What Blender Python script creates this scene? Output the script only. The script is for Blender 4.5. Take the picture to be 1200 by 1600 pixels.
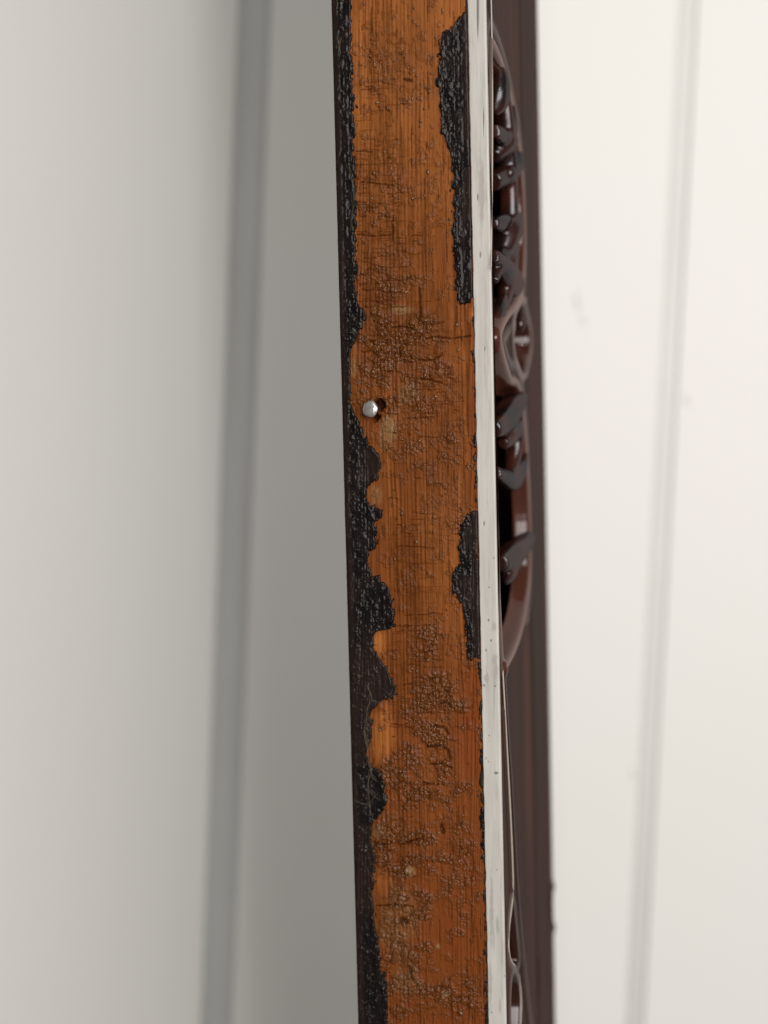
import bpy, math, random
import numpy as np
from mathutils import Matrix, Vector

random.seed(7)
SC = bpy.context.scene
COL = SC.collection
for o in list(bpy.data.objects):
    bpy.data.objects.remove(o)

# ------------------------------------------------------------------ camera
# Distances in metres.  D is the focus distance (front corner of the board).
D = 0.25
K = 2500.0                       # photograph pixels per unit of tangent
def nrm(a):
    a = np.asarray(a, float)
    return a / np.linalg.norm(a)
# world up / wall depth direction in camera axes (right, forward, up)
Zc = nrm([0.0428, -0.0575, 0.9974])
Yc = nrm(np.array([0, 1, 0]) - np.dot([0, 1, 0], Zc) * Zc)
Xc = np.cross(Yc, Zc)
R_c2w = np.array([Xc, Yc, Zc])   # camera-axis vector -> world vector
CAM = np.array([0.0, -D, 1.2])
def c2w(v):
    return R_c2w @ np.asarray(v, float) + CAM
right, fwd, up = R_c2w @ [1, 0, 0], R_c2w @ [0, 1, 0], R_c2w @ [0, 0, 1]
cd = bpy.data.cameras.new('camera')
cam = bpy.data.objects.new('camera', cd)
COL.objects.link(cam)
M = Matrix.Identity(4)
for i in range(3):
    M[i][0], M[i][1], M[i][2], M[i][3] = right[i], up[i], -fwd[i], CAM[i]
cam.matrix_world = M
cd.sensor_fit = 'VERTICAL'
cd.sensor_height = 32.0
cd.sensor_width = 24.0
cd.lens = 50.0
cd.clip_start, cd.clip_end = 0.01, 50
cd.dof.use_dof = True
cd.dof.focus_distance = D + 0.001
cd.dof.aperture_fstop = 50.0 / 6.2
SC.camera = cam

# ------------------------------------------------------------------ light
SC.view_settings.view_transform = 'Standard'
SC.view_settings.look = 'None'
SC.view_settings.exposure = 0.0
SC.view_settings.gamma = 1.0
W = bpy.data.worlds.new('World')
SC.world = W
W.use_nodes = True
bg = W.node_tree.nodes['Background']
bg.inputs[0].default_value = (1.0, 0.97, 0.93, 1)
bg.inputs[1].default_value = 0.07
def area(name, loc, target, w, h, power, col):
    l = bpy.data.lights.new(name, 'AREA')
    l.shape = 'RECTANGLE'; l.size, l.size_y = w, h
    l.energy = power; l.color = col
    o = bpy.data.objects.new(name, l); COL.objects.link(o)
    o.location = loc
    o.rotation_euler = (Vector(target) - Vector(loc)).to_track_quat('-Z', 'Y').to_euler()
    return o
area('window_light', (0.345, -1.00, 1.38), (0.0, 0.05, 1.2), 1.08, 0.80, 14.6, (1.0, 0.975, 0.95))
area('added_glint_light', (0.12, -0.62, 1.78), (0.0, 0.05, 1.2), 0.05, 0.08, 1.3, (1.0, 0.98, 0.96))  # small extra lamp, added only for glints and slight relief

# ------------------------------------------------------------------ noise
def _tab(seed):
    return np.random.RandomState(seed).rand(256, 256)
def vnoise(x, y, seed=0):
    t = _tab(seed)
    xi, yi = np.floor(x).astype(int), np.floor(y).astype(int)
    fx, fy = x - xi, y - yi
    fx = fx * fx * fx * (fx * (fx * 6 - 15) + 10); fy = fy * fy * fy * (fy * (fy * 6 - 15) + 10)
    a, b = xi & 255, (xi + 1) & 255
    c, d = yi & 255, (yi + 1) & 255
    return (t[a, c] * (1 - fx) + t[b, c] * fx) * (1 - fy) + (t[a, d] * (1 - fx) + t[b, d] * fx) * fy
def fbm(x, y, seed=0, n=4):
    s, a, tot = 0.0, 1.0, 0.0
    for i in range(n):
        s = s + a * vnoise(x * 2 ** i + 13.7 * i, y * 2 ** i + 5.1 * i, seed + i); tot += a; a *= 0.5
    return s / tot
def worley(x, y, seed=0):
    tx, ty = _tab(seed + 50), _tab(seed + 51)
    xi, yi = np.floor(x).astype(int), np.floor(y).astype(int)
    f1 = np.full(x.shape, 9.0); f2 = np.full(x.shape, 9.0)
    for dx in (-1, 0, 1):
        for dy in (-1, 0, 1):
            cx, cy = xi + dx, yi + dy
            px = cx + tx[cx & 255, cy & 255]; py = cy + ty[cx & 255, cy & 255]
            d = np.hypot(px - x, py - y)
            f2 = np.where(d < f1, f1, np.minimum(f2, d)); f1 = np.minimum(f1, d)
    return f1, f2
def sstep(a, b, x):
    t = np.clip((x - a) / (b - a), 0, 1)
    return t * t * (3 - 2 * t)
def sdf(poly, x, y):
    """signed distance to a closed polygon, positive inside"""
    P = np.asarray(poly, float); n = len(P)
    d = np.full(x.shape, 1e9); ins = np.zeros(x.shape, bool)
    for i in range(n):
        ax, ay = P[i]; bx, by = P[(i + 1) % n]
        ex, ey = bx - ax, by - ay
        t = np.clip(((x - ax) * ex + (y - ay) * ey) / (ex * ex + ey * ey + 1e-12), 0, 1)
        d = np.minimum(d, np.hypot(x - ax - t * ex, y - ay - t * ey))
        c = ((ay > y) != (by > y))
        with np.errstate(divide='ignore', invalid='ignore'):
            xc = ax + (y - ay) * ex / (ey if ey else 1e-12)
        ins ^= c & (x < xc)
    return np.where(ins, d, -d)
def polydist(pts, x, y):
    d = np.full(x.shape, 1e9)
    for (ax, ay), (bx, by) in zip(pts[:-1], pts[1:]):
        ex, ey = bx - ax, by - ay
        t = np.clip(((x - ax) * ex + (y - ay) * ey) / (ex * ex + ey * ey + 1e-12), 0, 1)
        d = np.minimum(d, np.hypot(x - ax - t * ex, y - ay - t * ey))
    return d
def smooth_poly(P, n=3, closed=True):
    P = np.asarray(P, float)
    for _ in range(n):
        if closed:
            Q = np.roll(P, -1, 0)
            P = np.stack([P * .75 + Q * .25, P * .25 + Q * .75], 1).reshape(-1, 2)
        else:
            A = P[:-1]; B = P[1:]
            Q = np.stack([A * .75 + B * .25, A * .25 + B * .75], 1).reshape(-1, P.shape[1])
            P = np.vstack([P[:1], Q, P[-1:]])
    return P

# ------------------------------------------------------------------ board frame
# local axes: x across the worn edge (0 = front corner), y into the depth of the
# board (0 = edge plane), z along the board
TH = math.radians(13.0)
Vv = nrm([-926, -2500, 37600])
e0 = np.array([math.cos(TH), -math.sin(TH), 0.0])
Ev = nrm(e0 - np.dot(e0, Vv) * Vv)
Fv = np.cross(Vv, Ev)
B = np.stack([Ev, Fv, Vv], 1)                    # local -> camera axes
def ray(px, py):
    return np.array([(px - 600) / K, 1.0, (800 - py) / K])
O = ray(774, 800) * D
def project(x, y, z):
    c = B @ np.stack([np.ravel(x), np.ravel(y), np.ravel(z)]) + O[:, None]
    return (600 + K * c[0] / c[1]).reshape(np.shape(x)), (800 - K * c[2] / c[1]).reshape(np.shape(x))
def unproj(px, py, axis, val):
    """local point where the sight line of a photo pixel meets local plane axis=val"""
    r = B.T @ ray(px, py); o = B.T @ (-O)
    t = (val - o[axis]) / r[axis]
    return o + t * r
def face_pt(px, py):                             # on the carved face: (u, v) in mm
    p = unproj(px, py, 0, 0.0)
    return (p[1] * 1000, p[2] * 1000)
Wd = -unproj(539, 800, 1, 0.0)[0]                # board thickness
root = bpy.data.objects.new('carved_frame', None)
COL.objects.link(root)
Bw = R_c2w @ B
Ow = c2w(O)
RM = Matrix.Identity(4)
for i in range(3):
    for j in range(3):
        RM[i][j] = Bw[i][j]
    RM[i][3] = Ow[i]
root.matrix_world = RM
root['label'] = 'carved dark wooden frame with worn bare edge, pale corner strip and one nail'
root['category'] = 'carved frame'

# ------------------------------------------------------------------ mesh helpers
def mesh_obj(name, verts, faces, mat, parent=None, smooth=True, attrs=None):
    me = bpy.data.meshes.new(name)
    verts = np.asarray(verts, np.float32)
    F = np.asarray(faces) if (isinstance(faces, np.ndarray) or len({len(f) for f in faces}) == 1) else None
    if F is not None:
        nf, k = F.shape
        me.vertices.add(len(verts)); me.vertices.foreach_set('co', verts.ravel())
        me.loops.add(nf * k); me.loops.foreach_set('vertex_index', F.astype(np.int32).ravel())
        me.polygons.add(nf)
        me.polygons.foreach_set('loop_start', np.arange(0, nf * k, k, dtype=np.int32))
        me.polygons.foreach_set('loop_total', np.full(nf, k, np.int32))
        me.update(calc_edges=True)
    else:
        me.from_pydata([tuple(v) for v in verts], [], faces)
    if smooth:
        me.polygons.foreach_set('use_smooth', np.ones(len(me.polygons), bool))
    for k, a in (attrs or {}).items():
        at = me.attributes.new(k, 'FLOAT', 'POINT')
        at.data.foreach_set('value', np.asarray(a, np.float32).ravel())
    me.validate()
    me.materials.append(mat)
    o = bpy.data.objects.new(name, me)
    COL.objects.link(o)
    if parent: o.parent = parent
    return o
def grid_faces(nx, ny, keep=None, flip=False):
    i = np.arange(nx * ny).reshape(ny, nx)
    a, b, c, d = i[:-1, :-1], i[:-1, 1:], i[1:, 1:], i[1:, :-1]
    f = np.stack([a, d, c, b] if flip else [a, b, c, d], -1)
    if keep is not None:
        k = keep[:-1, :-1] | keep[:-1, 1:] | keep[1:, 1:] | keep[1:, :-1]
        f = f[k]
    return f.reshape(-1, 4)
def compact(verts, faces, attrs=None):
    used = np.unique(faces)
    m = np.full(len(verts), -1); m[used] = np.arange(len(used))
    return verts[used], m[faces], {k: np.ravel(a)[used] for k, a in (attrs or {}).items()}
def box_mesh(x0, x1, y0, y1, z0, z1):
    v = [(x, y, z) for x in (x0, x1) for y in (y0, y1) for z in (z0, z1)]
    f = [(0, 1, 3, 2), (4, 6, 7, 5), (0, 4, 5, 1), (2, 3, 7, 6), (0, 2, 6, 4), (1, 5, 7, 3)]
    return v, f
def tube_mesh(P, r, n=12, flat=1.0):
    P = np.asarray(P, float); r = np.asarray(r, float)
    T = np.gradient(P, axis=0); T /= np.linalg.norm(T, axis=1)[:, None] + 1e-12
    ref = np.array([1.0, 0, 0]); vs = []
    for p, t, rr in zip(P, T, r):
        a = np.cross(t, ref); a /= np.linalg.norm(a) + 1e-9
        b = np.cross(a, t)
        for k in range(n):
            q = 2 * math.pi * k / n
            vs.append(p + rr * (math.cos(q) * a + flat * math.sin(q) * b))
    m = len(P); fs = []
    for i in range(m - 1):
        for k in range(n):
            fs.append((i * n + k, i * n + (k + 1) % n, (i + 1) * n + (k + 1) % n, (i + 1) * n + k))
    fs.append(tuple(range(n))[::-1]); fs.append(tuple((m - 1) * n + k for k in range(n)))
    return np.array(vs), fs

# ------------------------------------------------------------------ materials
def new_mat(name):
    m = bpy.data.materials.new(name); m.use_nodes = True
    nt = m.node_tree
    return m, nt, nt.nodes, nt.links, nt.nodes['Principled BSDF']
def mix(nt, fac, a, b, mode='MIX'):
    n = nt.nodes.new('ShaderNodeMix'); n.data_type = 'RGBA'; n.blend_type = mode
    for s, v in ((n.inputs[0], fac), (n.inputs[6], a), (n.inputs[7], b)):
        if hasattr(v, 'is_linked'): nt.links.new(v, s)
        elif isinstance(v, (int, float)): s.default_value = v
        else: s.default_value = (*v, 1)
    return n.outputs[2]
def noise(nt, scale, detail=4, rough=0.55, vec_scale=None):
    tc = nt.nodes.new('ShaderNodeTexCoord')
    n = nt.nodes.new('ShaderNodeTexNoise')
    n.inputs['Scale'].default_value = scale; n.inputs['Detail'].default_value = detail
    n.inputs['Roughness'].default_value = rough
    if vec_scale:
        mp = nt.nodes.new('ShaderNodeMapping'); mp.inputs['Scale'].default_value = vec_scale
        nt.links.new(tc.outputs['Object'], mp.inputs[0]); nt.links.new(mp.outputs[0], n.inputs['Vector'])
    else:
        nt.links.new(tc.outputs['Object'], n.inputs['Vector'])
    return n.outputs['Fac']
def mrange(nt, s, a, b, c=0.0, d=1.0):
    n = nt.nodes.new('ShaderNodeMapRange')
    nt.links.new(s, n.inputs[0])
    for i, v in enumerate((a, b, c, d)): n.inputs[i + 1].default_value = v
    return n.outputs[0]
def attr(nt, name):
    n = nt.nodes.new('ShaderNodeAttribute'); n.attribute_name = name
    return n.outputs['Fac']
def bump(nt, bsdf, h, dist, strength=1.0):
    n = nt.nodes.new('ShaderNodeBump'); n.inputs['Distance'].default_value = dist
    n.inputs['Strength'].default_value = strength
    nt.links.new(h, n.inputs['Height']); nt.links.new(n.outputs[0], bsdf.inputs['Normal'])

def satin(nt, col, gloss_col, fac, rough):
    """matt body with a thin satin sheen of fixed strength"""
    N, L = nt.nodes, nt.links
    N.remove(N['Principled BSDF'])
    d = N.new('ShaderNodeBsdfDiffuse'); g = N.new('ShaderNodeBsdfGlossy'); m = N.new('ShaderNodeMixShader')
    L.new(col, d.inputs['Color']); g.inputs['Color'].default_value = (*gloss_col, 1)
    for sck, v in ((m.inputs[0], fac), (g.inputs['Roughness'], rough)):
        if hasattr(v, 'is_linked'): L.new(v, sck)
        else: sck.default_value = v
    L.new(d.outputs[0], m.inputs[1]); L.new(g.outputs[0], m.inputs[2])
    L.new(m.outputs[0], N['Material Output'].inputs[0])
    return d, g
def bump2(nt, dg, h, dist, strength=1.0):
    n = nt.nodes.new('ShaderNodeBump'); n.inputs['Distance'].default_value = dist
    n.inputs['Strength'].default_value = strength
    nt.links.new(h, n.inputs['Height'])
    for b in dg: nt.links.new(n.outputs[0], b.inputs['Normal'])

# bare wood
MWOOD, nt, N, L, bs = new_mat('bare_wood')
g1 = noise(nt, 1.0, 5, 0.6, (1500, 300, 60))
g2 = noise(nt, 1.0, 3, 0.5, (420, 100, 14))
g3 = noise(nt, 90, 3, 0.5)
g4 = noise(nt, 1.0, 4, .6, (260, 100, 110))
c = mix(nt, mrange(nt, g2, .30, .72), (0.165, 0.044, 0.0075), (0.320, 0.100, 0.0210))
c = mix(nt, mrange(nt, g1, .46, .70), c, (0.125, 0.033, 0.006))
c = mix(nt, mrange(nt, g4, .48, .72, 0, .7), c, (0.105, 0.033, 0.008))
c = mix(nt, mrange(nt, g3, .35, .75, 0, .55), c, (0.300, 0.082, 0.018))
c = mix(nt, attr(nt, 'film_falloff'), c, (0.120, 0.033, 0.005))
c = mix(nt, attr(nt, 'fresh_lighter'), c, (0.400, 0.135, 0.031))
c = mix(nt, attr(nt, 'red'), c, (0.200, 0.044, 0.008))
c = mix(nt, mrange(nt, attr(nt, 'resin'), 0, 1, 0, .85), c, (0.115, 0.035, 0.007))
c = mix(nt, attr(nt, 'pale'), c, (0.250, 0.150, 0.065))
c = mix(nt, attr(nt, 'crack'), c, (0.028, 0.0085, 0.003))
L.new(c, bs.inputs['Base Color'])
L.new(mrange(nt, attr(nt, 'resin'), 0, 1, .58, .13), bs.inputs['Roughness'])
sp = N.new('ShaderNodeMath'); sp.operation = 'MULTIPLY'
L.new(mrange(nt, attr(nt, 'crack'), 0, .6, 1, .1), sp.inputs[0]); L.new(mrange(nt, attr(nt, 'resin'), 0, 1, .10, .26), sp.inputs[1])
L.new(sp.outputs[0], bs.inputs['Specular IOR Level'])
bump(nt, bs, noise(nt, 1.0, 4, .7, (2800, 900, 1100)), 0.00007, .9)

# black lacquer remnants
MLAC, nt, N, L, bs = new_mat('old_black_lacquer')
l1 = noise(nt, 260, 5, .6)
c = mix(nt, mrange(nt, l1, .40, .68), (0.0065, 0.0055, 0.0055), (0.017, 0.0115, 0.0105))
c = mix(nt, attr(nt, 'brown'), c, (0.021, 0.0125, 0.0100))
c = mix(nt, attr(nt, 'dust'), c, (0.10, 0.085, 0.065))
br_ = attr(nt, 'brown')
dg = satin(nt, c, (1.0, .96, .93), mrange(nt, br_, 0, 1, .016, .014), mrange(nt, br_, 0, 1, .20, .36))
bump2(nt, dg, noise(nt, 1.0, 4, .62, (1500, 1500, 700)), 0.00006, .35)

# pale strip
MSTRIP, nt, N, L, bs = new_mat('pale_strip')
s1 = noise(nt, 1.0, 4, .6, (1800, 1800, 120))
s2 = noise(nt, 1.0, 4, .6, (500, 500, 60))
c = mix(nt, mrange(nt, s2, .3, .75), (0.585, 0.555, 0.505), (0.455, 0.43, 0.39))
c = mix(nt, mrange(nt, s1, .55, .75, 0, .65), c, (0.30, 0.275, 0.25))
c = mix(nt, attr(nt, 'mark'), c, (0.16, 0.14, 0.125))
c = mix(nt, attr(nt, 'stain'), c, (0.37, 0.335, 0.30))
L.new(c, bs.inputs['Base Color'])
bs.inputs['Roughness'].default_value = .42
bump(nt, bs, s1, 0.00003, .5)

# dark polished lacquer of the carved face
MFACE, nt, N, L, bs = new_mat('polished_dark_lacquer')
f1 = noise(nt, 1.0, 4, .55, (120, 120, 18))
c = mix(nt, mrange(nt, f1, .35, .7), (0.022, 0.0080, 0.0050), (0.046, 0.0130, 0.0070))
c = mix(nt, attr(nt, 'worn'), c, (0.115, 0.036, 0.020))  # reddish tone; along the rims a painted highlight
wa = attr(nt, 'worn')
dg = satin(nt, c, (.97, .92, .92), mrange(nt, attr(nt, 'rim'), 0, 1, .050, .20), .15)
bump2(nt, dg, noise(nt, 1.0, 3, .5, (300, 300, 60)), 0.00008, .3)

MCARVE, nt, N, L, bs = new_mat('glossy_carving')
c = mix(nt, mrange(nt, noise(nt, 160, 3, .5), .4, .7), (0.008, 0.0045, 0.004), (0.050, 0.0135, 0.0075))
dg = satin(nt, c, (.96, .95, 1.0), .075, .27)
bump2(nt, dg, noise(nt, 300, 2, .5), 0.00025, .25)

MINLAY, nt, N, L, bs = new_mat('bright_inlay_line')
bs.inputs['Base Color'].default_value = (0.50, 0.44, 0.37, 1)
bs.inputs['Roughness'].default_value = .3

MMETAL, nt, N, L, bs = new_mat('nail_steel')
c = mix(nt, mrange(nt, noise(nt, 1500, 3, .6), .35, .7), (0.80, 0.77, 0.73), (0.55, 0.52, 0.48))
L.new(c, bs.inputs['Base Color'])
bs.inputs['Metallic'].default_value = .75
bs.inputs['Roughness'].default_value = .30
bump(nt, bs, noise(nt, 900, 3, .5), 0.00025, .8)
MSHANK, nt, N, L, bs = new_mat('nail_rust')
bs.inputs['Base Color'].default_value = (0.035, 0.017, 0.013, 1); bs.inputs['Roughness'].default_value = .6

MRES, nt, N, L, bs = new_mat('glue_resin')
c = mix(nt, mrange(nt, noise(nt, 600, 3, .5), .35, .7), (0.16, 0.060, 0.016), (0.25, 0.11, 0.040))
L.new(c, bs.inputs['Base Color'])
bs.inputs['Roughness'].default_value = .12
bs.inputs['Transmission Weight'].default_value = .25
bs.inputs['IOR'].default_value = 1.5

MFIB, nt, N, L, bs = new_mat('dusty_fibre')
bs.inputs['Base Color'].default_value = (0.13, 0.10, 0.06, 1); bs.inputs['Roughness'].default_value = .8

MPAINT, nt, N, L, bs = new_mat('white_wall_paint')
c = mix(nt, mrange(nt, noise(nt, 9, 3, .5), .3, .7), (0.79, 0.765, 0.735), (0.78, 0.765, 0.715))
L.new(c, bs.inputs['Base Color'])
bs.inputs['Roughness'].default_value = .45
bump(nt, bs, noise(nt, 1.0, 4, .6, (300, 300, 40)), 0.00012, .3)

# ------------------------------------------------------------------ wall of boards
DW = 0.38
Pw = CAM + R_c2w @ np.array([0, DW, 0])
Yw = Pw[1]
def on_wall(px, py):
    d = R_c2w @ ray(px, py)
    return CAM + d * (Yw - CAM[1]) / d[1]
gl = [on_wall(x, 800)[0] for x in (343, 393, 1019, 1048)]
wall = mesh_obj('wall', *box_mesh(-0.55, 0.55, Yw + 0.0100, Yw + 0.030, 0.75, 1.65), MPAINT, None, False)
wall['kind'] = 'structure'
wall['label'] = 'white painted wall of vertical boards, out of focus behind the frame'
pitch = gl[2] - gl[1]
def wall_board(x0, x1):
    b = 0.0002; v = []
    prof = [(x0, Yw + .0098), (x0, Yw + b), (x0 + b * .3, Yw + b * .3), (x0 + b, Yw),
            (x1 - b, Yw), (x1 - b * .3, Yw + b * .3), (x1, Yw + b), (x1, Yw + .0098)]
    for z in (0.76, 1.64):
        v += [(x, y, z) for x, y in prof]
    n = len(prof)
    f = [(i, i + 1, n + i + 1, n + i) for i in range(n - 1)]
    f += [tuple(range(n))[::-1], tuple(range(n, 2 * n))]
    return mesh_obj('wall_board', v, f, MPAINT, wall, False)
gw = gl[1] - gl[0]
wall_board(gl[0] - 2 * pitch - gw, gl[0] - pitch - gw)
wall_board(gl[0] - pitch, gl[0])
wall_board(gl[1], gl[2])
wall_board(gl[3], gl[3] + pitch)
wall_board(gl[3] + pitch + .005, gl[3] + 2 * pitch)
MJOINT, nt, N, L, bs = new_mat('grey_joint')  # left groove tongue gets a darker grey than the right one
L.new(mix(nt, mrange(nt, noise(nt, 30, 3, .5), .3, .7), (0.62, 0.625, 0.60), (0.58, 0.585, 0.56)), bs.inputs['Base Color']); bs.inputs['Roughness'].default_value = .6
MJOINT2, nt, N, L, bs = new_mat('pale_joint')
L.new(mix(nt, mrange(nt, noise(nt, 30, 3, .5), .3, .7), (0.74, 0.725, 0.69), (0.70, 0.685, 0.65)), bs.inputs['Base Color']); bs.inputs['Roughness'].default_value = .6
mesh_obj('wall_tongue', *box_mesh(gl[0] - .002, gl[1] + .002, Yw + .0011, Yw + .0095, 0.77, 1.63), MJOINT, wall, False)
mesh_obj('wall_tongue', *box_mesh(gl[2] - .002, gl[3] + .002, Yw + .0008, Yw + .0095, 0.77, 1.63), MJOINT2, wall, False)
# small paint blobs and a drip on the right hand boards
for (px, py, rx, rz) in ((905, 468, 7, 20), (912, 500, 5, 9), (1075, 624, 6, 10), (992, 1206, 6, 11)):
    p = on_wall(px, py); s = DW / K
    v = []; f = []
    n = 14
    for k, (rr, h) in enumerate(((1.0, -.0001), (.8, .45), (.45, .8))):
        for i in range(n):
            a = 2 * math.pi * i / n
            v.append((p[0] + rx * s * rr * math.cos(a), Yw - h * .0004, p[2] + rz * s * rr * math.sin(a)))
    v.append((p[0], Yw - .0004, p[2]))
    for k in range(2):
        for i in range(n):
            f.append((k * n + i, k * n + (i + 1) % n, (k + 1) * n + (i + 1) % n, (k + 1) * n + i))
    for i in range(n):
        f.append((2 * n + i, 2 * n + (i + 1) % n, 3 * n))
    mesh_obj('paint_blob', v, f, MPAINT, wall)

# ------------------------------------------------------------------ worn edge
ZL = 0.112
NX, NZ = 270, 2200
xs = np.linspace(-Wd, 0.0, NX); zs = np.linspace(-ZL, ZL, NZ)
X, Z = np.meshgrid(xs, zs)
PX, PY = project(X, np.zeros_like(X), Z)
def ell(cx, cy, rx, ry, s=1.0):
    d = np.sqrt(((PX - cx) / rx) ** 2 + ((PY - cy) / ry) ** 2)
    return s * (1 - sstep(.45, 1.15, d + .5 * (fbm(PX / 22, PY / 22, 61, 3) - .5)))
resin = np.zeros_like(X)
for e in ((615, 530, 95, 48, 1), (590, 600, 50, 75, .9), (655, 600, 80, 55, .65), (690, 715, 50, 60, .55),
          (635, 690, 60, 45, .5), (672, 1005, 36, 42, .85), (683, 1110, 52, 85, .9), (660, 1215, 80, 60, 1),
          (600, 1300, 40, 40, .9), (640, 1335, 80, 60, 1), (715, 1360, 40, 110, .6), (635, 1460, 55, 100, 1),
          (690, 1560, 85, 55, .8), (625, 1560, 40, 60, .9), (600, 100, 60, 60, .35), (600, 300, 50, 60, .4),
          (600, 430, 55, 50, .5), (640, 130, 45, 70, .4), (690, 800, 50, 60, .3)):
    resin = np.maximum(resin, ell(*e))
resin = np.clip(resin * (0.25 + 1.0 * sstep(.38, .60, fbm(PX / 24, PY / 17, 71, 5))) + .45 * sstep(.60, .70, fbm(PX / 15, PY / 14, 75, 4)), 0, 1)
resin[PY < -60] *= .6
f1, f2 = worley(PX / 9 + .8 * vnoise(PX / 9, PY / 9, 5), PY / 8, 3)
f1b, f2b = worley(PX / 20, PY / 13 + .7 * vnoise(PX / 14, PY / 8, 6), 9)
lump = np.clip(1 - f1 * 1.15, 0, 1) * .55 + np.clip(1 - f1b * 1.1, 0, 1) * .7
# grain along the board
wob = 5 * vnoise(PX / 60, PY / 220, 21)
grain = vnoise((PX + wob) / 2.6, PY / 70, 22) * .5 + vnoise((PX + wob) / 5.5, PY / 160, 23) * .5
gl_ = np.abs(2 * vnoise((PX + wob) / 5.0, PY / 190, 24) - 1)
gline = sstep(.16, .0, gl_) * sstep(.30, .62, vnoise(PX / 9, PY / 60, 25))
wr = 7 * vnoise(PX / 70, PY / 300, 51) + 1.5 * vnoise(PX / 9, PY / 90, 52)
ring = sstep(.25, .95, .5 + .5 * np.sin(2 * np.pi * (PX - .022 * PY + wr) / (5.6 + 1.2 * vnoise(PX / 60, PY * 0, 53))))
ring *= .35 + .9 * vnoise(PX / 8, PY / 55, 54)
# cross checks in the old glue film
zone = np.maximum.reduce([ell(612, 90, 58, 95), ell(600, 280, 58, 150), ell(605, 420, 62, 80), ell(650, 330, 65, 190, .55),
                          ell(650, 900, 45, 120, .75), ell(650, 1060, 50, 90, .5), ell(640, 520, 100, 60, .7),
                          ell(620, 1330, 60, 60, .5), ell(690, 640, 60, 90, .45), ell(620, 1120, 40, 60, .35)])
brk = vnoise(PX / 14 + 3 * np.floor(vnoise(PX / 22, PY / 90, 26) * 4), PY * 0 + 1.5, 27)
cw = PY + 6 * (vnoise(PX / 26, PY / 30, 28) - .5) + 16 * brk
cr = np.abs(2 * vnoise(cw / 6.5 + 9 * brk, PX / 60 + 7 * brk, 29) - 1)
crack = sstep(.20, .02, cr) * sstep(.40, .66, vnoise(PX / 17, PY / 6, 30)) * zone
cr2 = np.abs(2 * vnoise(cw / 3.6, PX / 22, 31) - 1)
crack = np.maximum(crack, .55 * sstep(.25, .03, cr2) * sstep(.45, .7, vnoise(PX / 9, PY / 5, 32)) * zone)
cellc = 0 * resin
crack = np.clip(np.maximum(crack, cellc * .8), 0, 1)
# individual checks and grain lines, stroke by stroke
def stroke(dst, pts, w, val):
    P = np.asarray(pts, float)
    j0, j1 = np.searchsorted(PY[::-1, 0], (P[:, 1].min() - 4, P[:, 1].max() + 4))
    j0, j1 = NZ - j1, NZ - j0
    if j1 - j0 < 2: return
    r = PX[(j0 + j1) // 2]
    i0, i1 = np.searchsorted(r, (P[:, 0].min() - 6, P[:, 0].max() + 6))
    if i1 - i0 < 2: return
    px, py = PX[j0:j1, i0:i1], PY[j0:j1, i0:i1]
    d = polydist(pts, px, py) + .9 * (vnoise(px / 2.5, py / 2.5, 34) - .5)
    dst[j0:j1, i0:i1] = np.maximum(dst[j0:j1, i0:i1], val * sstep(w, w * .3, d))
rk = np.random.RandomState(12)
checks = np.zeros_like(X); lines = np.zeros_like(X)
def sample(zn, px, py):
    j = NZ - 1 - int(np.clip(np.searchsorted(PY[::-1, 0], py), 0, NZ - 1))
    i = int(np.clip(np.searchsorted(PX[j], px), 0, NX - 1))
    return zn[j, i]
y = -30.0
while y < 1630:
    y += rk.uniform(2.0, 4.6)
    for _ in range(4):
        x = rk.uniform(552, 745) + 24 * (y / 1600 - .3)
        z_ = sample(zone, x, y)
        if rk.rand() > z_ * .95 + .05: continue
        l = rk.gamma(2.2, 10.0 if z_ > .3 else 4.0); l = min(l, 62)
        n = 5; sl = rk.normal(0, .05)
        pts = [(x + l * (k / (n - 1) - .5), y + sl * l * (k / (n - 1) - .5) + rk.normal(0, .9)) for k in range(n)]
        stroke(checks, pts, rk.uniform(.8, 1.7), rk.uniform(.25, .9))
for _ in range(620):
    x = rk.uniform(548, 752); y = rk.uniform(-30, 1630); l = min(rk.gamma(1.6, 30), 170)
    x += 20 * (y / 1600 - .3)
    sl = 0.022
    pts = [(x + sl * l * (k / 3 - .5) + rk.normal(0, .35), y + l * (k / 3 - .5)) for k in range(4)]
    stroke(lines, pts, rk.uniform(.7, 1.5), rk.uniform(.35, .95))
crack = np.maximum(crack * .5, checks)
gline = np.maximum(gline * .45, lines)
# single deep splits
for pts, w in (([(656, 452), (657, 490), (656, 505)], 3.2), ([(612, 512), (628, 510), (645, 513)], 2.2), ([(655, 562), (675, 563), (690, 555)], 2.4),
               ([(666, 529), (683, 526), (705, 529), (735, 525)], 2.0), ([(659, 592), (675, 594), (690, 598)], 2.6), ([(614, 345), (613, 375)], 2.6),
               ([(632, 124), (642, 126)], 4), ([(558, 366), (585, 369), (612, 367)], 2), ([(565, 285), (600, 288), (616, 290)], 1.6),
               ([(690, 1098), (700, 1096), (704, 1103)], 3.2), ([(680, 1133), (694, 1137), (700, 1146)], 3.2), ([(668, 1166), (690, 1164), (700, 1172), (704, 1187)], 3.2),
               ([(672, 1194), (690, 1193), (706, 1200)], 2.4), ([(585, 1315), (600, 1319), (610, 1316)], 3), ([(630, 1318), (655, 1310)], 2.5), ([(628, 1438), (634, 1440)], 8),
               ([(588, 1415), (620, 1413), (645, 1416)], 2.0), ([(660, 1222), (685, 1226)], 2.2), ([(640, 1510), (645, 1530)], 3), ([(690, 1290), (692, 1300)], 5)):
    dd = polydist(pts, PX, PY) + 1.6 * (vnoise(PX / 3, PY / 3, 34) - .5)
    crack = np.maximum(crack, sstep(w, w * .35, dd))
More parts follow.
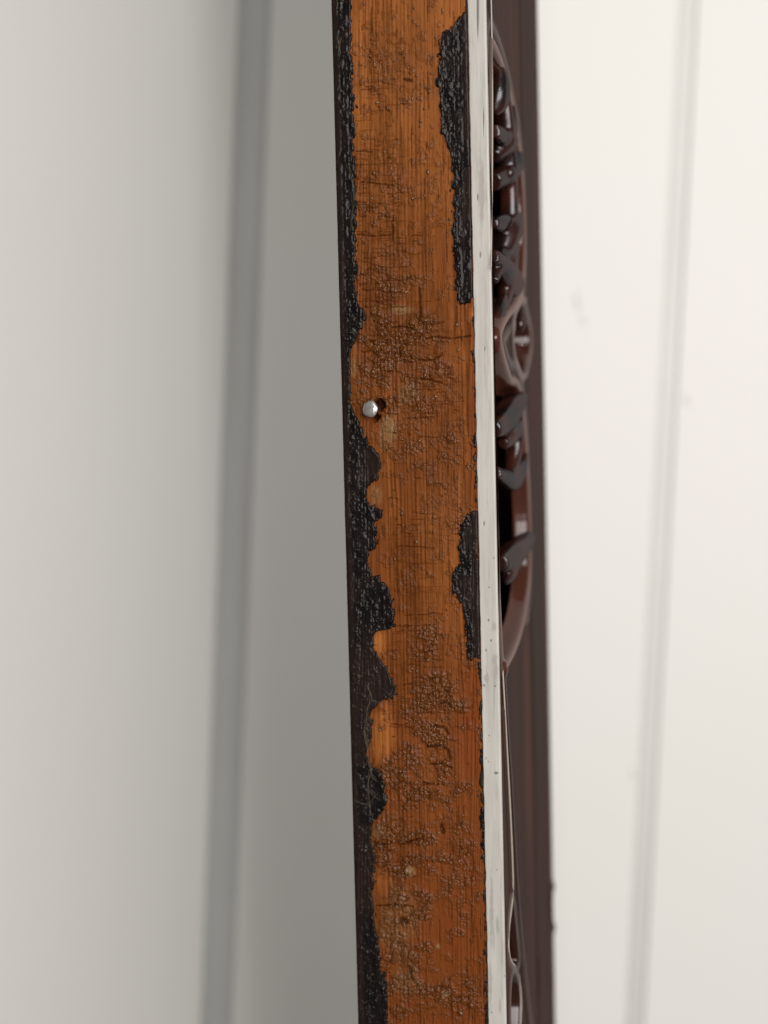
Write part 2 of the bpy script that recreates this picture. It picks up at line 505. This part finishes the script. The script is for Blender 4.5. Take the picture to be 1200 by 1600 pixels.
# nail hole
hole = np.maximum(sstep(17, 9, np.hypot(PX - 592, PY - 633) + 3.5 + 4 * (vnoise(PX / 5, PY / 5, 35) - .5)),
                  sstep(13, 6, np.hypot(PX - 587, PY - 652) + 3 + 4 * (vnoise(PX / 4, PY / 4, 36) - .5)))
pale = np.maximum.reduce([ell(608, 672, 15, 25), ell(586, 773, 13, 18, .5), ell(628, 484, 22, 9, .8), ell(636, 612, 16, 22, .5), ell(640, 1362, 9, 10, 1),
                          ell(600, 700, 12, 10, .4), ell(553, 575, 8, 18, .6), ell(592, 1300, 12, 14, .5), ell(625, 1440, 40, 60, .30), ell(684, 1478, 5, 5, 1), ell(697, 1552, 8, 8, .8), ell(636, 1530, 25, 30, .35)])
pale *= .32 + .6 * vnoise(PX / 4, PY / 4, 37)
red = np.clip(np.maximum.reduce([ell(735, 1130, 30, 140, .8), ell(725, 1300, 40, 150, .45), ell(690, 1500, 120, 260, .55), ell(650, 1250, 120, 200, .25), ell(745, 650, 16, 200, .5), ell(598, 830, 14, 90, .25)]), 0, 1)
red *= .4 + .8 * vnoise(PX / 6, PY / 45, 38)
fresh_lighter = np.maximum.reduce([ell(592, 1005, 12, 22, .9), ell(600, 1150, 20, 60, .9), ell(565, 120, 14, 160, .6), ell(700, 20, 40, 50, .6), ell(604, 1370, 22, 30, .5), ell(738, 492, 10, 16, .9), ell(720, 330, 14, 120, .4), ell(640, 120, 140, 330, .40), ell(690, 880, 40, 130, .25)])  # fresh patches, and one broad ellipse lightening the upper end
fresh_lighter *= .5 + .6 * vnoise(PX / 5, PY / 60, 39)
for a in (pale, fresh_lighter): np.clip(a, 0, 1, out=a)
sheet = ell(668, 545, 42, 14) + ell(650, 510, 55, 14) + ell(672, 590, 36, 14, .7)
wx = PX + 9 * (fbm(PX / 13, PY / 13, 150, 3) - .5) + 4 * (vnoise(PX / 3.5, PY / 3.5, 151) - .5)
wy = PY + 9 * (fbm(PX / 15, PY / 11, 152, 3) - .5) + 4 * (vnoise(PX / 4, PY / 3, 153) - .5)
q1, q2 = worley(wx / 15, wy / 9, 154); q3, q4 = worley(wx / 6.5 + .31, wy / 5 + .7, 155)
chip = sstep(.02, .22, q2 - q1); chip2 = sstep(.02, .30, q4 - q3)
lev = _tab(160)[(np.floor(wx / 15).astype(int) * 7) & 255, (np.floor(wy / 9).astype(int) * 5) & 255]
torn = chip * (.10 + .22 * fbm(wx / 12, wy / 6, 156, 3)) + .09 * chip2 * fbm(wx / 7, wy / 5, 157, 2)
H = (grain * .08 - gline * .09 - ring * .06 + resin * torn * 1.15 + sheet * .16
     + .07 * fbm(PX / 30, PY / 60, 41, 3) + pale * .14 - crack * .11 - hole * 1.1
     + .12 * zone * sstep(.3, .8, vnoise(PX / 12, PY / 9, 42)))
cor = np.clip(1 - (X + Wd) / 0.0008, 0, 1)
H = H - .55 * cor ** 2
H = H * 1e-3
crack = np.maximum(crack, .7 * resin * (1 - chip) * sstep(.38, .62, fbm(PX / 17, PY / 12, 158, 3)))
crackA = np.clip(np.maximum(crack * .78, np.maximum(gline * .6, hole)), 0, 1)
wv = np.stack([X, -H, Z], -1).reshape(-1, 3)
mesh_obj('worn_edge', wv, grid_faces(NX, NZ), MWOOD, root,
         attrs={'film_falloff': np.clip(.30 * sstep(1000, 1550, PY) + .55 * ring + zone * (.15 + .8 * fbm(PX / 9, PY / 30, 47, 3)) + .35 * fbm(PX / 12, PY / 200, 48, 3) ** 2, 0, 1), 'crack': crackA, 'resin': resin, 'pale': pale, 'red': red, 'fresh_lighter': fresh_lighter})  # film and rings, plus light falloff painted darker toward the bottom
mesh_obj('wood_core', *box_mesh(-Wd + .0003, -.012, .0022, .066, -ZL, ZL), MFACE, root, False)
for sgn in (-1, 1):                              # the frame goes on above and below the picture
    z0, z1 = sorted((sgn * (ZL - .0005), sgn * .34))
    mesh_obj('wood_core', *box_mesh(-Wd, -.0002, .0004, .066, z0, z1), MFACE, root, False)

# ------------------------------------------------------------------ lacquer remnants
LB = [(545, -40), (545, 0), (547, 38), (550, 42), (551, 80), (552, 125), (555, 160), (555, 250), (557, 300), (559, 330), (557, 350), (558, 400),
      (558, 450), (560, 480), (569, 486), (570, 500), (572, 515), (563, 519), (555, 535), (547, 546), (545, 560), (546, 600), (549, 630),
      (555, 640), (560, 655), (563, 665), (570, 680), (578, 690), (585, 700), (592, 710), (595, 720), (594, 742), (589, 752), (576, 760), (573, 775), (577, 788), (592, 792), (598, 798),
      (594, 812), (583, 815), (590, 826), (592, 840), (590, 855), (580, 862), (577, 872), (577, 884), (582, 895), (590, 899), (597, 903), (606, 920), (613, 940),
      (618, 960), (619, 970), (614, 979), (604, 985), (590, 988), (584, 994), (584, 1012), (588, 1020), (594, 1031), (600, 1036), (606, 1046),
      (612, 1060), (620, 1075), (622, 1085), (614, 1091), (596, 1097), (587, 1103), (582, 1112), (579, 1150), (577, 1180), (582, 1196), (597, 1205), (603, 1225),
      (604, 1250), (600, 1266), (594, 1276), (583, 1285), (583, 1310), (586, 1330), (587, 1360), (583, 1400), (587, 1425), (588, 1450), (594, 1482),
      (596, 1510), (605, 1530), (606, 1560), (607, 1600), (610, 1660)]
left_poly = LB + [(480, 1660), (480, -40)]
R1 = [(727, -40), (727, 5), (726, 15), (716, 30), (700, 45), (690, 52), (686, 62), (685, 90), (683, 120), (684, 160), (687, 180), (688, 200), (694, 215), (702, 230),
      (706, 250), (707, 300), (708, 400), (712, 440), (714, 460), (716, 470), (721, 477), (730, 473), (740, 469), (760, 468), (760, -40)]
R2 = [(742, 798), (737, 801), (728, 808), (720, 818), (718, 840), (717, 880), (709, 895), (706, 905), (707, 920), (713, 935), (720, 945), (724, 960), (728, 980),
      (728, 1005), (729, 1024), (732, 1032), (733, 1045), (735, 1033), (744, 1028), (770, 1028), (770, 798)]
R3 = [(739, 494), (734, 500), (738, 512), (742, 530), (737, 552), (736, 566), (739, 580), (741, 600), (742, 640), (740, 690), (743, 740), (742, 780), (744, 797), (770, 797), (770, 494)]
R4 = [(746, 1029), (750, 1050), (751, 1100), (749, 1130), (750, 1160), (749, 1200), (750, 1240), (751, 1290), (753, 1330), (756, 1400), (757, 1480), (759, 1600), (760, 1660), (790, 1660), (790, 1029)]
sw = -unproj(747, 800, 1, 0.0)[0]                # strip width on the edge
def lacquer(name, poly, x0, x1, y0, y1, thick, edge, brownf, label=None, core=False):
    edge = edge * .6
    zi = np.where((PY[:, 0] > y0) & (PY[:, 0] < y1))[0]
    sl = slice(zi[0], zi[-1] + 1)
    m = (PX[sl] > x0) & (PX[sl] < x1)
    ci = np.where(m.any(0))[0]; cl = slice(max(ci[0] - 1, 0), ci[-1] + 2)
    px, py = PX[sl, cl], PY[sl, cl]
    sd = sdf(poly, px, py)
    sd = sd + 6.5 * (vnoise(px / 2.4, py / 11, 80) - .5) + 3.0 * (vnoise(px / 2.2, py / 4, 81) - .5) + 7 * (fbm(px / 9, py / 12, 83, 3) - .5)
    sd = np.minimum(sd, (-sw - X[sl, cl]) / 1e-4 + .5)
    if core: sd = np.where(px < 548, np.maximum(sd, 3), sd)
    br = brownf(px, py)
    a1, a2 = worley(px / 6 + vnoise(px / 5, py / 5, 82), py / 8, 84)
    rough = (1 - br) * ((a2 - a1) * .05 + .32 * (fbm(px / 9, py / 11, 85, 4) - .5)) + .08 * (fbm(px / 9, py / 30, 86, 3) - .5)
    h = -.10 + (.10 + thick + rough) * sstep(0, edge, sd) + .10 * np.exp(-((sd - 5) / 3) ** 2) * vnoise(px / 9, py / 9, 87)
    dust = sstep(.90, .97, vnoise(px / 2.2, py / 2.6, 88)) * .7
    y = -(np.maximum(H[sl, cl] * .5, H[sl, cl] - .00008) + h * 1e-3)
    v = np.stack([X[sl, cl], y, Z[sl, cl]], -1).reshape(-1, 3)
    ny, nx = px.shape
    f = grid_faces(nx, ny, sd > -.5)
    v, f, at = compact(v, f, {'brown': br, 'dust': dust})
    o = mesh_obj(name, v, f, MLAC, root, attrs=at)
    if label: o['label'] = label
    return o
def brown_left(px, py):
    xl = 518 + 42 * py / 1600
    b = sstep(14, 6, px - xl + 5 * (fbm(px / 10, py / 40, 90, 2) - .5))
    b = np.maximum(b, .75 * sstep(985, 1040, py + 20 * (fbm(px / 14, py / 14, 91, 2) - .5)) * sstep(1200, 1190, py) )
    b = np.maximum(b, .85 * sstep(1275, 1300, py) * sstep(1440, 1410, py))
    b = np.maximum(b, .8 * sstep(700, 712, py) * sstep(756, 745, py) * sstep(566, 574, px))
    return np.clip(b, 0, 1) * (.75 + .4 * vnoise(px / 7, py / 20, 92))
def brown_right(px, py):
    return .8 * sstep(718, 726, px + 4 * (vnoise(px / 5, py / 14, 93) - .5)) * sstep(.35, .6, vnoise(px / 12, py / 40, 94))
lacquer('lacquer_coat', left_poly, 480, 640, -45, 1645, .30, 4.0, brown_left, core=True)
lacquer('lacquer_flake', R1, 670, 764, -45, 490, .32, 4.0, brown_right, 'long black lacquer flake at the top of the worn edge')
lacquer('lacquer_flake', R2, 690, 768, 785, 1055, .32, 4.0, brown_right, 'short black lacquer flake beside the middle of the pale strip')
lacquer('lacquer_sliver', R3, 725, 768, 485, 800, .12, 3.0, brown_right)
lacquer('lacquer_sliver', R4, 735, 785, 1030, 1645, .14, 3.0, brown_right)

# ------------------------------------------------------------------ pale strip on the front corner
sw = -unproj(747, 800, 1, 0.0)[0]                # strip width on the edge
prof = []
n1 = 26
for i in range(n1 + 1):                          # from the wood side to the corner
    prof.append((-sw + sw * i / n1 * .94, -.00030))
prof[0] = (-sw, -.00005); prof.insert(1, (-sw + .00006, -.00026))
for k in range(1, 6):
    a = math.pi / 2 * k / 5
    prof.append((-.00012 + .00026 * math.sin(a) , -.00004 - .00026 * math.cos(a)))
prof.append((.00014, .00035)); prof.append((-.0001, .0005))
prof = np.array(prof)
NS = 1500
zz = np.linspace(-ZL, ZL, NS)
SX = np.tile(prof[:, 0], (NS, 1)); SY = np.tile(prof[:, 1], (NS, 1)); SZ = np.tile(zz[:, None], (1, len(prof)))
spx, spy = project(SX, SY, SZ)
SX = SX + np.where(SX < -sw + .0002, 1, 0) * 9e-5 * (fbm(spy / 22, spy * 0, 100, 4) - .5) * 2 * (SY < -.00001)
SY = SY - 2.2e-5 * (fbm(spx / 3, spy / 60, 101, 3) - .5) * (SY < -.0002)
mark = np.zeros_like(SX); stain = np.zeros_like(SX)
for (x, y, rx, ry) in ((746, 12, 2.0, 50), (755, 190, .9, 26), (750, 398, 1.2, 6), (744, 1400, 0, 1), (775, 1208, 4, 2), (763, 969, 1.6, 2), (767, 1001, 1.4, 2.2), (759, 1016, 1.2, 2.4),
                       (756, 1071, 1.8, 2.2), (773, 1072, 1.9, 1.6), (764, 918, 1.3, 1.3), (764, 1149, 1.2, 1), (756, 818, 1.4, 4), (757, 545, 1.0, 4), (746, 308, 1.3, 6), (776, 1359, 1.2, 1.2),
                       (759, 1185, 1.1, 1.1), (763, 1190, 1.1, 1), (771, 872, 1, 1.2), (788, 1525, 1.4, 1.2), (768, 1582, 1.2, 1.2), (740, 640, 1, 1)):
    if rx: mark = np.maximum(mark, sstep(1.2, .6, np.hypot((spx - x) / rx, (spy - y) / ry)))
for (x, y, rx, ry) in ((774, 1050, 5, 16), (773, 1032, 5, 9), (761, 1060, 5, 8), (772, 980, 4, 8), (777, 1448, 3.2, 16), (781, 1570, 2, 14), (768, 1420, 3, 60), (766, 1540, 3, 40), (752, 300, 5, 60)):
    stain = np.maximum(stain, .75 * sstep(1.3, .4, np.hypot((spx - x) / rx, (spy - y) / ry) + .6 * (vnoise(spx / 3, spy / 6, 102) - .5)))
SY = SY + mark * 5e-5
mesh_obj('pale_edge_strip', np.stack([SX, SY, SZ], -1).reshape(-1, 3), grid_faces(len(prof), NS), MSTRIP, root, attrs={'mark': mark, 'stain': stain})
mesh_obj('strip_backing', *box_mesh(-.0121, -.0003, .0011, .0020, -ZL, ZL), MFACE, root, False)

# ------------------------------------------------------------------ carved face
def fpoly(pts): return [face_pt(*p) for p in pts]
far = [(768, 70), (783, 105), (795, 150), (804, 200), (811, 250), (815, 300), (817, 350), (817, 400), (814, 440), (809, 466), (795, 482), (781, 505),
       (778, 530), (784, 560), (793, 590), (798, 604), (808, 603), (813, 630), (817, 670), (820, 720), (823, 770), (825, 820), (825, 880), (822, 925), (815, 970), (804, 1005), (792, 1028), (785, 1040)]
near = [(4.0, 1038), (2.0, 960), (1.2, 850), (1.1, 600), (1.2, 350), (2.5, 200), (5.0, 95)]
farU = fpoly(far)
nearU = [(u, unproj(778, y, 0, 0)[2] * 1000) for u, y in near]
OPEN = smooth_poly(farU + nearU, 2)
LENS = smooth_poly(fpoly([(812, 470), (803, 500), (801, 530), (806, 562), (815, 586), (824, 572), (829, 545), (828, 512), (821, 484)]), 2)
LOW = smooth_poly(fpoly([(800, 1398), (804, 1440), (808, 1480), (810, 1508), (804, 1506), (795, 1497), (793, 1465), (795, 1430)]), 2)
LOW2 = smooth_poly(fpoly([(800, 1520), (808, 1530), (812, 1560), (811, 1600), (808, 1640), (798, 1640), (796, 1560)]), 2)
FAR_U = face_pt(856, 800)[0]
NU, NV = 300, 1000
us = np.linspace(0.35, FAR_U, NU); vs_ = np.linspace(-ZL * 1000, ZL * 1000, NV)
U, Vm = np.meshgrid(us, vs_)
fpx, fpy = project(np.zeros_like(U), U / 1000, Vm / 1000)
du = .5 * (fbm(U / 9, Vm / 9, 110, 2) - .5)
sO, sL, sA, sB = (sdf(p, U + du, Vm) for p in (OPEN, LENS, LOW, LOW2))
def rim(s, c, w): return np.exp(-((s + c) / w) ** 2)
h = np.zeros_like(U)
# moulding: soft ribs running along the rail
uf = U / FAR_U
h += .28 * np.exp(-((uf - .80) / .10) ** 2) - .20 * np.exp(-((uf - .66) / .06) ** 2) + .22 * np.exp(-((uf - .53) / .05) ** 2) * sstep(-.5, 3, -sO)
h += -.9 * sstep(.955, 1.0, uf) ** 2
# rims round the openings
h += .42 * rim(sO, .9, .8) + .20 * rim(sO, 3.6, .9) * (Vm > -22)
h += .35 * rim(sL, .8, .7) + .30 * rim(sA, .7, .6) + .30 * rim(sB, .7, .6)
# diagonal bead in the lower part
bead = fpoly([(784, 1035), (788, 1100), (794.5, 1200), (800, 1290), (806, 1400), (816, 1500), (828, 1600), (836, 1650)])
bd = polydist(smooth_poly(bead, 2, False), U, Vm)
h += .55 * np.exp(-(bd / .55) ** 2)
bead2 = fpoly([(786, 1110), (790, 1200), (797, 1340), (799, 1392)])
h += .30 * np.exp(-(polydist(bead2, U, Vm) / .45) ** 2)
# small notches near the far border
for P in ([(861, 1385), (866, 1395), (867, 1440), (862, 1450)], [(855, 1500), (861, 1525), (861, 1552), (857, 1545)]):
    Q = smooth_poly(fpoly(P), 2); s = sdf(Q, U, Vm)
    h -= 1.2 * sstep(0, 1.2, s); h += .4 * rim(s, .8, .8)
h += .05 * (fbm(U / 14, Vm / 30, 111, 3) - .5)
pit = sstep(-.1, 1.5, sO) * 2.4
h = h - pit - sstep(0, 1.2, sL) * 3.0 - sstep(0, 1.0, sA) * 3.0 - sstep(0, 1.0, sB) * 3.0
worn = np.clip(.8 * rim(sO, .6, .9) + .45 * sstep(.2, 1.0, sO) * sstep(3.2, 1.6, sO) * sstep(.35, .6, vnoise(U / 20, Vm / 22, 113)) + .5 * np.exp(-((uf - .95) / .02) ** 2) * sstep(-40, 40, Vm)
               + .5 * rim(sL, .8, .7) + .35 * np.exp(-((uf - .47) / .05) ** 2) * sstep(-20, -30, Vm) * sstep(-70, -50, Vm), 0, 1)  # rim terms colour in the highlight lines on the crests
fv = np.stack([h / 1000, U / 1000, Vm / 1000], -1).reshape(-1, 3)
rimA = np.clip(rim(sO, .9, .8) + .6 * rim(sO, 3.6, .9) * (Vm > -22) + rim(sL, .8, .7) + .8 * rim(sA, .7, .6) + .8 * rim(sB, .7, .6) + .8 * np.exp(-(bd / .6) ** 2) + .55 * np.exp(-((uf - .945) / .025) ** 2) * sstep(-5, -45, Vm), 0, 1)
fv, ff, fa = compact(fv, grid_faces(NU, NV, sO < 1.45), {'worn': worn, 'rim': rimA})
mesh_obj('carved_face', fv, ff, MFACE, root, attrs=fa)
# far border: a rounded back lip
bz = np.linspace(-ZL, ZL, 60)
bp = [(-.0009, FAR_U / 1000), (-.0016, FAR_U / 1000 + .0006), (-.0030, FAR_U / 1000 + .0009), (-.0120, FAR_U / 1000 + .0009)]
bv = [(x, y, z) for z in bz for x, y in bp]
mesh_obj('back_lip', bv, grid_faces(len(bp), len(bz)), MFACE, root)
# thin bright inlay line beside the strip
def inlay(pts, r):
    P = smooth_poly([(*face_pt(x, y), 0) for x, y in pts], 2, False)
    P3 = np.stack([np.full(len(P), .00022), P[:, 0] / 1000, P[:, 1] / 1000], 1)
    v, f = tube_mesh(P3, np.full(len(P), r), 8)
    return mesh_obj('inlay_line', v, f, MINLAY, root)
inlay([(764.5, -30), (767, 80), (767.5, 200), (766.5, 330), (765, 420)], .00010)
inlay([(783, 1040), (788, 1130), (793, 1220), (797, 1300), (799.5, 1370), (799.5, 1395), (797, 1420), (793, 1450), (792, 1482), (796, 1502), (804, 1511), (809, 1525), (812.5, 1560), (811, 1600), (808, 1640)], .00013)

# ------------------------------------------------------------------ carved leaves and scrolls inside the opening
carve = []
def leaf(name, pts, radii, flat=1.0):
    """pts: (photo x, photo y, depth u in mm)"""
    P = np.array([unproj(x, y, 1, u / 1000) for x, y, u in pts])
    A = np.column_stack([P, (np.asarray(radii, float) * 1.22 + .05) / 1000])
    for _ in range(3):
        Q = np.stack([A[:-1] * .75 + A[1:] * .25, A[:-1] * .25 + A[1:] * .75], 1).reshape(-1, 4)
        A = np.vstack([A[:1], Q, A[-1:]])
    v, f = tube_mesh(A[:, :3], A[:, 3], 18, flat)
    ang = np.tile(np.arange(18) * 2 * np.pi / 18, len(A)); al = np.repeat(np.linspace(0, 1, len(A)), 18)
    rr = np.repeat(A[:, 3], 18)[:, None]; cc = np.repeat(A[:, :3], 18, 0)
    k_ = 1 + .09 * np.cos(3 * ang + 2.5 * al + pts[0][1]) + .2 * (fbm(al * 5 + pts[0][1], 1.3 * np.cos(ang) + 3, 140, 3) - .5)
    v = cc + (v - cc) * k_[:, None]
    carve.append((v, f))
leaf('carved_leaf', [(778, 92, 16), (781, 125, 16), (777, 160, 15), (772, 178, 14)], [.2, 1.5, 1.7, .5])
leaf('carved_leaf', [(801, 165, 26), (792, 205, 24), (782, 228, 22), (770, 246, 19)], [.4, 1.5, 2.2, 1.0])
leaf('carved_leaf', [(812, 240, 28), (804, 262, 26), (790, 274, 23), (770, 284, 18)], [.6, 1.4, 1.5, 1.2])
leaf('carved_bud', [(799, 262, 22), (797, 271, 21), (797, 279, 21)], [.3, .9, .3])
leaf('carved_leaf', [(812, 335, 28), (798, 352, 24), (788, 378, 22), (776, 415, 18)], [.4, 1.7, 2.4, .7])
leaf('carved_leaf', [(772, 350, 14), (782, 348, 18), (796, 345, 24)], [.6, 1.4, .5])
leaf('carved_leaf', [(770, 400, 13), (786, 425, 20), (800, 445, 25), (811, 452, 28)], [.9, 1.9, 1.9, .6])
leaf('carved_stem', [(788, 462, 17), (783, 478, 15), (775, 500, 12), (771, 515, 10)], [.5, 1.0, 1.0, .6])
leaf('carved_leaf', [(818, 618, 29), (802, 634, 24), (788, 655, 19), (772, 672, 12)], [.6, 1.8, 2.0, 1.0])
leaf('carved_leaf', [(812, 655, 27), (800, 680, 23), (786, 694, 18)], [.4, 1.5, .7])
leaf('carved_leaf', [(822, 708, 29), (814, 735, 27), (800, 752, 23), (786, 748, 17), (774, 738, 12)], [.3, 1.0, 1.5, 1.3, .8])
leaf('carved_leaf', [(828, 838, 32), (815, 855, 28), (798, 868, 21), (782, 882, 14)], [.9, 1.7, 1.9, 1.2])
leaf('carved_leaf', [(806, 870, 24), (797, 890, 20), (790, 912, 16)], [.8, 1.4, .3])
leaf('carved_bud', [(814, 495, 27), (813, 508, 27), (814, 520, 27)], [.2, .9, .2])

for pts, rad in (([(776, 110, 20), (786, 160, 21), (792, 230, 23), (797, 300, 25), (797, 380, 25), (793, 440, 22), (783, 500, 17)], [.5, 1.3, 1.5, 1.2, 1.5, 1.3, .5]),
                 ([(812, 612, 29), (803, 660, 26), (804, 710, 26), (797, 745, 22)], [.4, 1.4, 1.3, .7]), ([(822, 850, 31), (808, 872, 27), (802, 895, 24)], [.5, 1.2, .4]),
                 ([(772, 205, 14), (784, 215, 20), (800, 222, 26)], [.9, 1.3, 1.0]), ([(772, 440, 12), (784, 400, 18), (800, 370, 26)], [.6, 1.1, .9])):
    leaf('carved_base', pts, rad)
off = 0; cv = []; cf = []
for v, f in carve:
    cv.append(v); cf += [tuple(i + off for i in q) for q in f]; off += len(v)
co = mesh_obj('carved_relief', np.vstack(cv), cf, MCARVE, root)
rm = co.modifiers.new('remesh', 'REMESH'); rm.mode = 'VOXEL'; rm.voxel_size = .00022; rm.use_smooth_shade = True
sm = co.modifiers.new('smooth', 'SMOOTH'); sm.iterations = 12; sm.factor = .5
dp = bpy.context.evaluated_depsgraph_get()
nm = bpy.data.meshes.new_from_object(co.evaluated_get(dp)); co.modifiers.clear(); co.data = nm; nm.name = 'carved_relief'

# ------------------------------------------------------------------ nail
def lathe(prof, n=28, jit=0.0):
    v = []; f = []
    for k, (r, y) in enumerate(prof):
        for i in range(n):
            a = 2 * math.pi * i / n
            rr = r * (1 + jit * math.sin(3 * a + k) * .6 + jit * math.sin(5 * a + 1.3))
            v.append((rr * math.cos(a), y, rr * math.sin(a)))
    for k in range(len(prof) - 1):
        for i in range(n):
            f.append((k * n + i, (k + 1) * n + i, (k + 1) * n + (i + 1) % n, k * n + (i + 1) % n))
    f.append(tuple(range(n))); f.append(tuple(range((len(prof) - 1) * n, len(prof) * n))[::-1])
    return v, f
npos = unproj(578, 639, 1, -.0016)
nail = bpy.data.objects.new('nail', None); COL.objects.link(nail)
nail.parent = root
nail.location = npos
nail.scale = (.97, .97, .97)
nail.rotation_euler = (math.radians(-5), 0, math.radians(-12))
hd = mesh_obj('nail_head', *lathe([(.00018, -.00040), (.0006, -.00036), (.00100, -.00026), (.00130, -.00006), (.00136, .00012), (.0012, .00038), (.0006, .0005)], 32, .03), MMETAL, nail)
mesh_obj('nail_shank', *lathe([(.00075, .0003), (.00072, .0012), (.0007, .006), (.0004, .0075)], 20, .02), MSHANK, nail)

# ------------------------------------------------------------------ crumbs of glue
def Hat(px, py):
    p = unproj(px, py, 1, 0)
    i = int(np.clip(np.searchsorted(xs, p[0]), 0, NX - 1)); j = int(np.clip(np.searchsorted(zs, p[2]), 0, NZ - 1))
    return p, H[j, i], resin[j, i], hole[j, i]
V = []; F = []
base_v = [(0, 0, 1), (0, 0, -1)]
import bmesh
bm = bmesh.new(); bmesh.ops.create_icosphere(bm, subdivisions=2, radius=1.0)
ico_v = np.array([v.co[:] for v in bm.verts]); ico_f = np.array([[v.index for v in f.verts] for f in bm.faces]); bm.free()
rs = np.random.RandomState(4)
cnt = 0
while cnt < 1300:
    py = rs.uniform(-30, 1630); px = rs.uniform(548, 750) + 30 * (py / 1600 - .5)
    p, hh, rr, ho = Hat(px, py)
    if rs.rand() > rr * .95 + .025 or ho > .2: continue
    r = rs.gamma(2.0, .000035) + .00005
    r = min(r, .00024)
    s = np.array([rs.uniform(.6, 1.2), rs.uniform(.45, .9), rs.uniform(.7, 1.7)]) * r
    a = rs.uniform(-.7, .7); ca, sa = math.cos(a), math.sin(a)
    q = ico_v * s * (1 + .30 * rs.randn(len(ico_v), 1))
    q = np.stack([q[:, 0] * ca - q[:, 2] * sa, q[:, 1], q[:, 0] * sa + q[:, 2] * ca], 1)
    V.append(q + [p[0], -hh - s[1] * .25, p[2]]); F.append(ico_f + cnt * len(ico_v)); cnt += 1
g = mesh_obj('glue_crumbs', np.vstack(V), np.vstack(F), MRES, root, False)
g['kind'] = 'stuff'

# ------------------------------------------------------------------ dusty fibres caught on the lacquer
def fibre(pts, r, lift=.0004):
    P = []
    for x, y in pts:
        p = unproj(x, y, 1, 0); p[1] = -.00045 - lift * random.random(); P.append(p)
    P = smooth_poly(np.array(P), 3, False)
    v, f = tube_mesh(P, np.full(len(P), r) * np.linspace(1, .7, len(P)), 6)
    return mesh_obj('dusty_fibre', v, f, MFIB, root)
for pts, r in (([(575, 1070), (579, 1083), (583, 1092), (578, 1100), (575, 1112)], 9e-5), ([(583, 1092), (592, 1096), (604, 1094)], 6e-5), ([(575, 1112), (571, 1125), (571, 1140), (574, 1157), (578, 1170), (584, 1177)], 6e-5),
               ([(571, 1140), (576, 1160), (577, 1180), (579, 1202), (586, 1212), (589, 1220)], 7e-5), ([(579, 1202), (577, 1218), (575, 1230), (577, 1250), (580, 1272)], 7e-5),
               ([(552, 1249), (562, 1252), (574, 1255)], 3.5e-5), ([(577, 1235), (587, 1243), (596, 1250)], 3.5e-5), ([(574, 1257), (585, 1245), (592, 1236)], 3e-5), ([(586, 1212), (580, 1225), (583, 1240)], 3e-5),
               ([(546, 256), (551, 278), (554, 300), (553, 320)], 6e-5), ([(553, 320), (551, 345), (549, 362)], 4e-5), ([(547, 517), (555, 519), (562, 519)], 4e-5), ([(533, 60), (532, 75), (534, 88)], 8e-5)):
    fibre([(x + random.uniform(-1, 1), y + random.uniform(-1, 1)) for x, y in pts], r * .42)
    for q in range(2):
        fibre([(x + random.uniform(-4, 4), y + random.uniform(-3, 3)) for x, y in pts], r * .3)
for k in range(60):
    y = random.uniform(500, 1600); xl = 520 + 42 * y / 1600
    x = xl + random.uniform(8, 40); a = random.uniform(0, 6.28); l = random.uniform(4, 12)
    if sdf(left_poly, np.array([x]), np.array([y]))[0] < 4: continue
    fibre([(x, y), (x + l * .5 * math.cos(a) + 1.5, y + l * .5 * math.sin(a)), (x + l * math.cos(a + .4), y + l * math.sin(a + .4))], random.uniform(1.2e-5, 2.2e-5), .0002)
